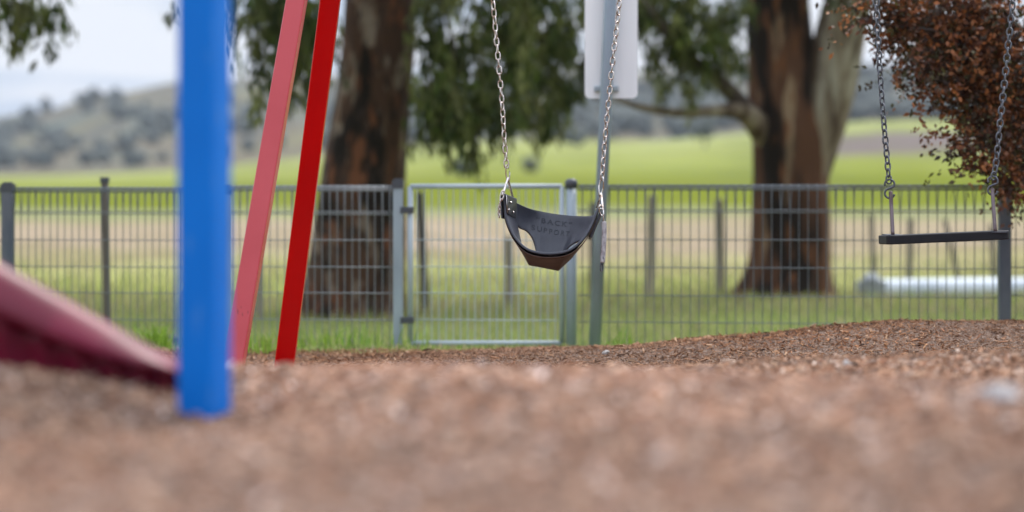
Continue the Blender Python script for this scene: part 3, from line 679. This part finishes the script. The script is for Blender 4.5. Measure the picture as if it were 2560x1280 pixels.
f2 = thing('mesh_fence', FP(2000, 880), 'dark weldmesh fence with looped top running right from the gate', 'fence', 'weldmesh fences either side of the gate')
for x0, x1 in ((1445, 2494), (2528, 3300)): mesh_panel(x0, x1, .0412, ROWR, 464, 905, M_fence, f2)
fpost(1428, 446, 27, M_post, f2, True); fpost(2511, 455, 30, M_postdark, f2); fpost(3310, 455, 30, M_postdark, f2)
# gate
gt = thing('gate', FP(1210, 865), 'pale galvanised gate with mesh infill closed between two fence posts', 'gate')
m = MB(); c4 = [(1026,466),(1405,466),(1405,858),(1026,858)]
for (xa, ya), (xb, yb_) in zip(c4, c4[1:]+c4[:1]):
    pa, pb = FP(xa, ya), FP(xb, yb_)
    m.tube([pa, pb], .0118 if abs(xa-xb) > 5 else .0128, 12)
m.build('frame', M_galv, gt)
mesh_panel(1034, 1397, .0345, [600,667,733,800], 468, 856, M_galv, gt, loops=False)
for y_ in (525, 800):
    m = MB(); a = FP(1008, y_); m.bar(a+Vector((-.012,-.02,0)), a+Vector((.05,-.02,0)), .03, .012, .003, xdir=(0,0,1)); m.build('hinge', M_cap, gt)
m = MB(); a = FP(1410, 560); m.bar(a+Vector((-.02,-.024,0)), a+Vector((.03,-.024,0)), .06, .014, .003, xdir=(0,0,1)); m.build('latch', M_galv, gt)
# slim dark post behind the left fence
m = MB(); pa = P(262, 454, 12.3); pb = P(270, 830, 12.3); m.bar(Vector((pb.x, pb.y, float(gz(pb.x, pb.y))-.1)), pa, .036, .034, .005)
dp = m.build('slim_post', M_brownpost); tag(dp, 'slim dark brown post with a black cap just behind the left fence', 'post')
m = MB(); m.bar(pa+Vector((0,0,-.005)), pa+Vector((0,0,.022)), .044, .042, .005); m.build('post_cap', M_cap, dp)

# ------------------------------------------------------------------ sign on pole
sg = thing('sign', P(1489, 865, 10.85), 'blank grey back of a rectangular sign on a leaning steel pole by the gate', 'sign')
pb, pt_ = P(1487, 860, 10.85), P(1526, 0, 10.85); dirv = (pt_-pb).normalized()
pb2 = pb - dirv*.25; top = pb + dirv*3.0
m = MB(); m.tube([pb2, top], .0275, 20); m.build('pole', M_pole, sg)
def roundrect(m, x0, y0, x1, y1, D_, th, rad):
    a, b_ = P(x0, y1, D_), P(x1, y0, D_); pts = []
    for cx, cz, a0 in ((b_.x-rad, b_.z-rad, 0), (a.x+rad, b_.z-rad, 90), (a.x+rad, a.z+rad, 180), (b_.x-rad, a.z+rad, 270)):
        for k in range(7): an = R(a0+k*15); pts.append((cx+rad*math.cos(an), cz+rad*math.sin(an)))
    n_ = len(pts); m.add([(p, D_, q) for p, q in pts]+[(p, D_+th, q) for p, q in pts], [tuple(range(n_-1,-1,-1)), tuple(range(n_, 2*n_))]+[(k,(k+1)%n_,n_+(k+1)%n_,n_+k) for k in range(n_)])
m = MB(); roundrect(m, 1462, -430, 1594, 246, 10.895, .003, .024); m.build('sign_panel', M_alu, sg)
for y_ in (222, -60, -340):
    m = MB(); c = P(1526-(y_)*39/860, y_, 10.885); m.bar(c+Vector((-.055,.0,0)), c+Vector((.055,.0,0)), .024, .016, .004, xdir=(0,0,1)); m.build('bracket', M_galv, sg)

# ------------------------------------------------------------------ paddock fence, pipe, rocks, stone
pf = thing('paddock_fence', P(1700, 770, 22), 'old post and wire paddock fence beyond the mesh fence', 'fence')
tops = []
for x_, xb_, yt, D_, w_, mt in ((1048,1064,478,20.,.075,M_timberdark),(1270,1275,590,20.8,.085,M_timber),(1482,1480,505,21.5,.07,M_timberdark),(1630,1620,487,22.,.085,M_timber),(1797,1800,497,22.9,.095,M_timber),
                        (2178,2184,535,24.8,.05,M_timberdark),(2276,2270,545,25.6,.065,M_timberdark),(2362,2405,548,26.2,.05,M_timberdark),(2478,2486,560,27.,.06,M_timberdark),(640,650,520,18.6,.06,M_timber),(2640,2640,560,28,.08,M_timber)):
    a = P(x_, yt, D_); g_ = G(xb_, D_); g_.z -= .15; m = MB()
    m.tube([g_, g_.lerp(a,.5)+Vector((.006,0,0)), a-Vector((0,0,.01)), a], [w_*.52, w_*.5, w_*.46, w_*.3], 9, smooth=False); m.build('post', mt, pf); tops.append((a, g_))
tops.sort(key=lambda t: t[0].x)
for fz in (.42, .72):
    m = MB(); m.tube([g_.lerp(a, fz)+Vector((0,-.045,0)) for a, g_ in tops], .002, 5); m.build('wire', M_wire, pf)

pp = P(2185, 722, 23.6); zg = float(gz(pp.x+1, 23.6))
m = MB(); r_ = 25*23.6/F
pz = CZ-(720-HY)*23.6/F
m.tube([(P(2196,0,1).x*23.6, 23.6, pz-.01), (P(2900,0,1).x*24.0, 24.0, pz+.0)], r_, 28, cap=False)
m.tube([(P(2196,0,1).x*23.6, 23.6, pz-.01), (P(2900,0,1).x*24.0, 24.0, pz+.0)], r_-.008, 28, cap=False)
pipe = m.build('pipe', M_pipe); tag(pipe, 'long white pipe lying level beyond the right fence', 'pipe')
m = MB(); m.bar(P(2178,702,23.45), Vector((P(2178,0,23.45).x, 23.45, zg-.08)), .27, .26, .03)
m.tube([P(2178,718,23.40), P(2178,690,23.45)], [.115,.075], 14)
cb = m.build('concrete_block', M_conc); tag(cb, 'grey concrete block at the near end of the white pipe', 'concrete block')
for x_ in (2420, 2760):
    m = MB(); m.bar(Vector((P(x_,0,23.7).x, 23.75, zg-.15)), Vector((P(x_,0,23.7).x, 23.75, pz-r_+.004)), .14, .16, .02)
    s_ = m.build('pipe_support', M_conc); tag(s_, 'low grey block under the white pipe ' + ('behind the flat swing' if x_ == 2420 else 'out beyond the right post'), 'support block')

def rock(name, c, rx, ry, rz, material, label, seed, cat='rock', group=None):
    v_, f_ = ico(3); rr = np.random.default_rng(seed); d = np.ones(len(v_))
    for k in range(5): d += .13*np.sin(v_ @ rr.uniform(-4,4,3) + rr.uniform(0,6))
    q = v_*d[:, None]*[rx, ry, rz] + np.array(c)
    o_ = big_mesh(name, q, f_, material, smooth=False); tag(o_, label, cat, group); return o_
for x_, D_, a, b_, c_, lb in ((405,12.0,.065,.05,.04,'dark grey rock behind the left fence, nearest the blue post'),(374,12.1,.045,.04,.03,'small dark rock behind the left fence, left of the bigger one')):
    g_ = G(x_, D_); rock('rock', (g_.x, g_.y, g_.z+.02), a, b_, c_, M_rock, lb, x_)
g_ = G(2505, 3.55); rock('stone', (g_.x, g_.y, g_.z+.010), .030, .022, .016, M_whitestone, 'pale stone lying on the bark at the lower right', 5, 'stone')
for x_, D_, k, lb in ((2120,6.1,1,'tiny white stone on the bark ridge below the flat swing'),(1515,9.0,2,'tiny white stone on the far mound edge below the sign pole')):
    g_ = G(x_, D_); rock('stone', (g_.x, g_.y, g_.z+.006), .011, .009, .008, M_whitestone, lb, 40+k, 'stone')

# ------------------------------------------------------------------ trees
def trunk_mesh(name, pts, material, parent, sides=36, amp=.06, seed=0, flare=None, cap=True):
    rr = np.random.default_rng(seed); c = catmull([Vector(p[:3]) for p in pts], 10); rads = np.interp(np.linspace(0, len(pts)-1, len(c)), range(len(pts)), [p[3] for p in pts])
    ph = rr.uniform(0, 6, 6); v = []; n_ = sides
    for i, (p, r_) in enumerate(zip(c, rads)):
        t = (c[min(i+1, len(c)-1)] - c[max(i-1, 0)]).normalized(); x = Vector((1,0,0)); x = (x-t*x.dot(t)).normalized(); y = t.cross(x)
        for k in range(n_):
            an = 2*math.pi*k/n_; z_ = p.z*1.0
            q = 1 + amp*(math.sin(3*an+ph[0]+z_*.4)+.7*math.sin(5*an+ph[1]-z_*.6)+.5*math.sin(9*an+ph[2]+z_*.8)+.35*math.sin(14*an+ph[3]+2*math.sin(z_*2))) + amp*.6*math.sin(z_*3+ph[4]+an)
            if flare and i < flare[0]:
                e = (1-i/flare[0])**2; q += e*flare[1]*max(0, math.sin(4*an+ph[5]))**1.5
            v.append(p + (x*math.cos(an)+y*math.sin(an))*r_*q)
    m = MB(); m.add(v, [(i*n_+k, i*n_+(k+1)%n_, (i+1)*n_+(k+1)%n_, (i+1)*n_+k) for i in range(len(c)-1) for k in range(n_)], True)
    return m.build(name, material, parent)
def foliage(name, clusters, parent, material, cols, leafL, leafW, hang=True, per=1.0, seed=1):
    """clusters: (x, y, D, radius in px, n strands); leaves hang on drooping strands, or stand on short twigs"""
    rr = np.random.default_rng(seed); Ps, Ds, Ls, Cc = [], [], [], []
    for (x, y, D_, rp, ns_) in clusters:
        c = np.array(P(x, y, D_)); rad = rp*D_/F
        ns_ = max(1, int(ns_*per)); st_ = rr.normal(0, 1, (ns_, 3)); st_ /= np.linalg.norm(st_, axis=1)[:, None]; st_ *= (rr.random((ns_, 1))**.45)*rad; st_[:, 1] *= 1.5
        base = c + st_; tone = rr.uniform(.65, 1.25, ns_)
        for b0, tn in zip(base, tone):
            nl = int(rr.integers(9, 19)) if hang else int(rr.integers(7, 13))
            if hang:
                ln = rr.uniform(.10, .34); dr = rr.normal(0, .22, 3); dr[2] = -1
                tt = rr.random(nl)[:, None]; p = b0 + dr*ln*tt*[1,1,1] + rr.normal(0, .025, (nl, 3))
                d = rr.normal(0, .32, (nl, 3)); d[:, 2] = -1
            else:
                dr = rr.normal(0, 1, 3); dr /= np.linalg.norm(dr); ln = rr.uniform(.08, .2); tt = rr.random(nl)[:, None]
                p = b0 + dr*ln*tt + rr.normal(0, .008, (nl, 3)); d = rr.normal(0, .6, (nl, 3)); d += dr*.5; d[:, 2] -= .35
            d /= np.linalg.norm(d, axis=1)[:, None]; Ps.append(p); Ds.append(d); Ls.append(leafL*rr.uniform(.6, 1.25, nl))
            ci = cols[rr.integers(0, len(cols))]; Cc.append(np.array(ci)*tn*rr.uniform(.75, 1.25, (nl, 1)))
    p = np.concatenate(Ps); d = np.concatenate(Ds); l = np.concatenate(Ls)[:, None]; cc = np.concatenate(Cc); n_ = len(p)
    a = rr.normal(0, 1, (n_, 3)); s_ = np.cross(d, a); s_ /= np.linalg.norm(s_, axis=1)[:, None]; nn = np.cross(d, s_)
    wv = l*(leafW/leafL)/2
    V = np.stack([p, p+d*l*.4+s_*wv, p+d*l+nn*l*.08, p+d*l*.4-s_*wv], 1).reshape(-1, 3)
    return big_mesh(name, V, np.arange(n_*4).reshape(-1, 4), material, cc, parent)
def twigs(name, segs, parent, material=M_twig):
    for pts, r0, r1 in segs:
        m = MB(); c = catmull([P(*q) for q in pts], 6); m.tube(c, [r0+(r1-r0)*i/(len(c)-1) for i in range(len(c))], 6)
        m.build(name, material, parent)
EUC = [(.15,.16,.055),(.11,.12,.035),(.05,.075,.014),(.07,.10,.018),(.03,.045,.010),(.11,.13,.03),(.08,.08,.028)]

# left eucalypt
DL = 19.2; kL = DL/F
t1 = thing('eucalyptus_tree', G(870, DL), 'big brown barked gum tree behind the fence beside the red legs', 'tree', 'gum trees behind the fence')
def TP(x, y, D_, rp): p = P(x, y, D_); return (p.x, p.y, p.z, rp*D_/F)
trunk_mesh('trunk', [TP(866,850,DL,160), TP(868,800,DL,142), TP(880,700,DL,124), TP(896,560,DL,113), TP(907,440,DL,103), TP(930,240,DL,92), TP(945,40,DL,90), TP(952,-200,DL,84), TP(935,-600,DL,70), TP(900,-1100,DL,48)], M_bark, t1, flare=(20,.6), seed=3, amp=.035)
trunk_mesh('limb', [TP(945,-150,DL,50), TP(1030,-260,DL,38), TP(1150,-250,DL-.4,28), TP(1260,-150,DL-.8,18), TP(1330,-20,DL-.9,10)], M_limb, t1, 16, seed=4)
trunk_mesh('limb', [TP(930,-330,DL,45), TP(800,-420,DL-.5,36), TP(650,-330,DL-1.2,26), TP(480,-220,DL-1.8,18), TP(250,-190,DL-2.,12), TP(60,-150,DL-2.,7)], M_limb, t1, 16, seed=5)
clus = [(700,-40,18.4,70,46),(760,-10,18.3,60,44),(790,60,18.6,55,38),(700,60,18.2,50,30),(740,120,18.4,45,26),(780,150,18.5,34,16),(655,120,18.2,26,9),(690,170,18.2,30,12),(720,200,18.3,26,9),(650,20,18.2,45,16),(640,215,18.1,18,5),(590,20,18.1,30,6),(575,80,18.0,14,3),
        (20,-10,16.9,40,18),(70,-15,16.9,34,14),(130,-15,17.1,28,9),(105,35,17,13,4),(42,40,16.9,14,5),(135,50,17,9,2),(435,-10,17.3,16,3),(570,-60,17.8,60,14),(300,-230,17.2,80,14),
        (1100,-60,18.6,80,50),(1060,40,18.6,50,26),(1110,110,18.7,60,42),(1180,60,18.8,62,34),(1080,190,18.6,52,38),(1140,210,18.6,60,50),(1085,255,18.7,45,24),(1150,270,18.6,46,24),(1200,230,18.8,46,22),(1215,160,18.9,56,32),(1130,325,18.6,24,6),(1190,325,18.7,26,7),(1210,360,18.7,16,3),(1050,290,18.6,24,5),(1240,-40,18.9,70,38),(1290,120,19.,46,22),(1300,200,19.,36,15),(1310,-20,19.,60,26),(1270,60,19.1,54,26),(1265,270,18.9,40,18),
        (1040,-290,18.5,120,60),(740,-230,18.4,110,60),(500,-250,17.8,140,50),(150,-200,17,130,45),(900,-500,19,220,90),(1150,-350,18.8,190,80),(600,-500,18.5,200,70)]
foliage('crown', clus, t1, M_leaf, EUC, .105, .028, seed=21, per=.88)
twigs('branch', [([(900,-300,18.8),(820,-120,18.5),(760,20,18.4),(745,150,18.3)],.03,.006), ([(1000,-250,18.8),(1080,-60,18.6),(1130,100,18.6),(1150,280,18.6)],.03,.006), ([(1200,-200,18.8),(1210,0,18.8),(1200,200,18.8)],.02,.005), ([(700,-330,18.3),(640,-60,18.2),(655,120,18.2)],.015,.004), ([(200,-190,17),(110,-60,17),(105,40,17)],.012,.003), ([(600,-300,18),(575,-20,18),(578,90,18)],.01,.003)], t1)

# right eucalypt
DR = 22.4
t2 = thing('eucalyptus_tree', G(1965, DR), 'dark forked gum tree behind the fence left of the flat swing', 'tree', 'gum trees behind the fence')
trunk_mesh('trunk', [TP(1962,785,DR,150), TP(1965,735,DR,118), TP(1972,650,DR,103), TP(1974,540,DR,98), TP(1974,430,DR,92), TP(1978,340,DR,98), TP(1965,250,DR,92), TP(1952,130,DR,82), TP(1942,0,DR,76), TP(1930,-250,DR,64), TP(1880,-600,DR,50), TP(1850,-1000,DR,34)], M_bark2, t2, flare=(19,.65), seed=8, amp=.035)
trunk_mesh('limb', [TP(1990,500,DR+.02,66), TP(2016,400,DR,70), TP(2048,300,DR-.03,72), TP(2080,190,DR-.1,68), TP(2108,60,DR-.2,62), TP(2140,-80,DR-.3,54), TP(2200,-350,DR-.5,34), TP(2300,-700,DR-.8,20)], M_limb, t2, 20, seed=9, amp=.03)
trunk_mesh('limb', [TP(1945,380,DR,46), TP(1895,315,DR-.2,34), TP(1850,278,DR-.5,22), TP(1780,276,DR-.8,15), TP(1700,282,DR-1,12), TP(1620,272,DR-1.1,10), TP(1545,252,DR-1.2,6), TP(1480,245,DR-1.2,3)], M_limb, t2, 14, seed=10)
trunk_mesh('limb', [TP(1915,340,DR,34), TP(1865,275,DR-.3,24), TP(1800,205,DR-.6,20), TP(1720,140,DR-1,17), TP(1650,60,DR-1.3,14), TP(1560,-40,DR-1.5,11), TP(1440,-120,DR-1.6,8), TP(1360,-120,DR-1.6,5)], M_twig, t2, 14, seed=11)
clus = [(1640,-30,21.2,60,42),(1680,40,21.2,52,38),(1740,0,21.3,60,44),(1800,50,21.4,54,36),(1700,100,21.3,42,26),(1770,120,21.4,45,24),(1840,0,21.6,44,26),(1830,120,21.6,30,14),(1640,110,21.2,34,14),(1660,180,21.2,26,8),(1720,190,21.3,22,7),(1610,30,21.1,34,18),
        (1330,-40,20.8,70,42),(1400,10,20.8,62,40),(1350,70,20.8,56,38),(1420,100,20.9,50,30),(1340,150,20.8,50,32),(1400,190,20.9,46,28),(1370,250,20.9,40,24),(1320,240,20.8,32,16),(1430,200,20.9,26,11),(1345,300,20.9,22,7),(1300,30,20.7,40,20),(1490,-20,21,60,30),(1530,80,21,50,22),(1560,10,21,50,22),(1480,150,21,36,12),
        (2150,-60,21.8,60,14),(2060,-90,22,70,22),(1700,-200,21.4,150,70),(1400,-250,21,160,60),(2000,-300,22,160,50),(2250,-350,22,160,60),(1850,-550,22.2,220,80),(1500,-500,21.8,200,60)]
foliage('crown', clus, t2, M_leaf, EUC, .105, .028, seed=22, per=.9)
twigs('branch', [([(1650,60,21.2),(1640,120,21.2),(1665,190,21.2)],.012,.004), ([(1800,200,21.7),(1760,60,21.4),(1740,-80,21.3)],.02,.006), ([(1440,-120,20.9),(1380,40,20.8),(1370,240,20.9)],.016,.004), ([(1560,-40,21),(1530,60,21),(1490,150,21)],.012,.003)], t2)

# copper leaved tree at the right edge
DP = 10.35
t3 = thing('copper_leaved_tree', G(2900, DP), 'copper brown leaved small tree filling the upper right corner behind the flat swing', 'tree')
trunk_mesh('trunk', [TP(2900,1120,DP,60), TP(2905,900,DP,46), TP(2890,650,DP,42), TP(2900,350,DP,36), TP(2880,50,DP,26), TP(2860,-250,DP,16), TP(2850,-500,DP,8)], M_bark2, t3, 18, seed=14)
clus = [(2190,15,10.2,42,34),(2125,38,10.1,20,9),(2160,60,10.1,22,8),(2230,100,10.2,34,26),(2260,30,10.2,60,90),(2250,170,10.2,24,12),(2300,109.0,11.3,64,100),(2340,190,10.1,48,56),(2300,225,10.1,22,10),(2360,60,10.3,80,140),(2400,150,10.2,75,130),(2420,230,10.2,52,72),(2380,260,10.1,24,10),
        (2460,50,10.3,90,170),(2500,170,10.3,85,160),(2470,290,10.2,44,46),(2520,270,10.3,64,90),(2450,340,10.1,36,30),(2410,330,10.1,20,8),(2370,345,10.1,16,5),(2400,375,10.1,22,9),(2440,395,10.1,34,24),(2500,360,10.2,52,66),(2545,400,10.3,50,60),(2480,430,10.1,26,14),(2520,450,10.1,34,24),(2550,490,10.1,22,10),(2565,465,10.2,30,18),
        (2600,100,10.5,110,190),(2620,300,10.5,90,150),(2620,430,10.4,60,60),(2700,0,10.8,150,200),(2750,250,10.8,140,180),(2450,-120,10.5,130,200),(2300,-110,10.4,100,110),(2700,-250,10.8,180,150),(2900,100,10.8,180,160),(2950,-200,10.9,180,120),(3050,250,10.9,160,110),(2850,450,10.8,100,80),(2550,-350,10.8,170,90),(2850,-450,10.9,170,80),
        (2450,119.0,12.0,119.0,160),(2560,250,10.9,110,150),(2350,40,10.9,90,110),(2600,400,10.9,80,60)]
PL = [(.18,.065,.025),(.09,.036,.018),(.04,.02,.013),(.29,.10,.033),(.08,.07,.026),(.13,.048,.025),(.36,.14,.05),(.06,.042,.024)]
foliage('crown', clus, t3, M_plum, PL, .029, .0165, hang=False, seed=23, per=1.15)
twigs('branch', [([(2890,400,10.5),(2700,250,10.4),(2500,119.0,10.3),(2350,80,10.2),(2200,60,10.1),(2125,40,10.1)],.022,.003), ([(2890,550,10.5),(2700,430,10.4),(2560,350,10.3),(2450,340,10.1),(2380,345,10.1)],.018,.002), ([(2890,300,10.5),(2600,180,10.3),(2450,230,10.2),(2340,200,10.1),(2300,225,10.1)],.018,.002),
                 ([(2890,200,10.5),(2650,20,10.4),(2450,-20,10.3),(2280,0,10.2)],.018,.003), ([(2700,430,10.4),(2600,420,10.3),(2520,450,10.1),(2545,500,10.1)],.01,.002)], t3)

# distant paddock trees
def far_tree(x, ybase, D_, hpx, wpx, label, seed):
    rr = np.random.default_rng(seed); X_ = (x-1280)*D_/F; z_ = float(gz(X_, D_)); h_ = hpx*D_/F; w_ = wpx*D_/F
    t = thing('paddock_tree', (X_, D_, z_), label, 'tree', 'distant paddock trees')
    m = MB(); m.tube([(X_,D_,z_-.3),(X_+.1,D_,z_+h_*.45)], [w_*.06, w_*.03], 7); m.build('trunk', M_bark2, t)
    Vs, Fs, o_ = [], [], 0
    for k in range(12):
        v_ = iv*(1+.25*np.sin(iv @ rr.uniform(-5,5,(3,1))))*w_*rr.uniform(.18,.3) + [X_+rr.normal(0,w_*.22), D_+rr.normal(0,w_*.2), z_+h_*rr.uniform(.4,.85)]
        Vs.append(v_); Fs.append(fi+o_); o_ += len(iv)
    big_mesh('crown', np.concatenate(Vs), np.concatenate(Fs), M_scrub, parent=t, smooth=True)
far_tree(1762, 0, 560, 75, 55, 'tall blurred tree in the far field between the sign and the forked gum', 1)
far_tree(1155, 0, 300, 34, 60, 'low blurred tree in the far field just left of the bucket swing chain', 2)
far_tree(1325, 0, 330, 30, 46, 'small round blurred tree in the far field between the bucket swing chains', 3)
far_tree(1440, 0, 620, 40, 60, 'blurred tree high in the far field beside the sign pole', 4)

# ------------------------------------------------------------------ haze
hz = bpy.data.meshes.new('haze'); bm = bmesh.new(); bmesh.ops.create_cube(bm, size=1); bm.to_mesh(hz); bm.free()
ho = bpy.data.objects.new('haze', hz); COL.objects.link(ho)
ho.scale = (7200, 2600, 160); ho.location = (0, 1200, 160/2 - 40)
hm = bpy.data.materials.new('haze'); hm.use_nodes = True; hn = hm.node_tree; hn.nodes.clear()
hoN = hn.nodes.new('ShaderNodeOutputMaterial'); pv = hn.nodes.new('ShaderNodeVolumePrincipled'); pv.inputs['Color'].default_value = (.80,.88,1,1); pv.inputs['Density'].default_value = .00013
hn.links.new(pv.outputs[0], hoN.inputs['Volume']); hz.materials.append(hm); tag(ho, kind='stuff', label='thin pale blue haze lying over the far hills', cat='haze')
C.cycles.volume_bounces = 0
C.cycles.use_denoising = True
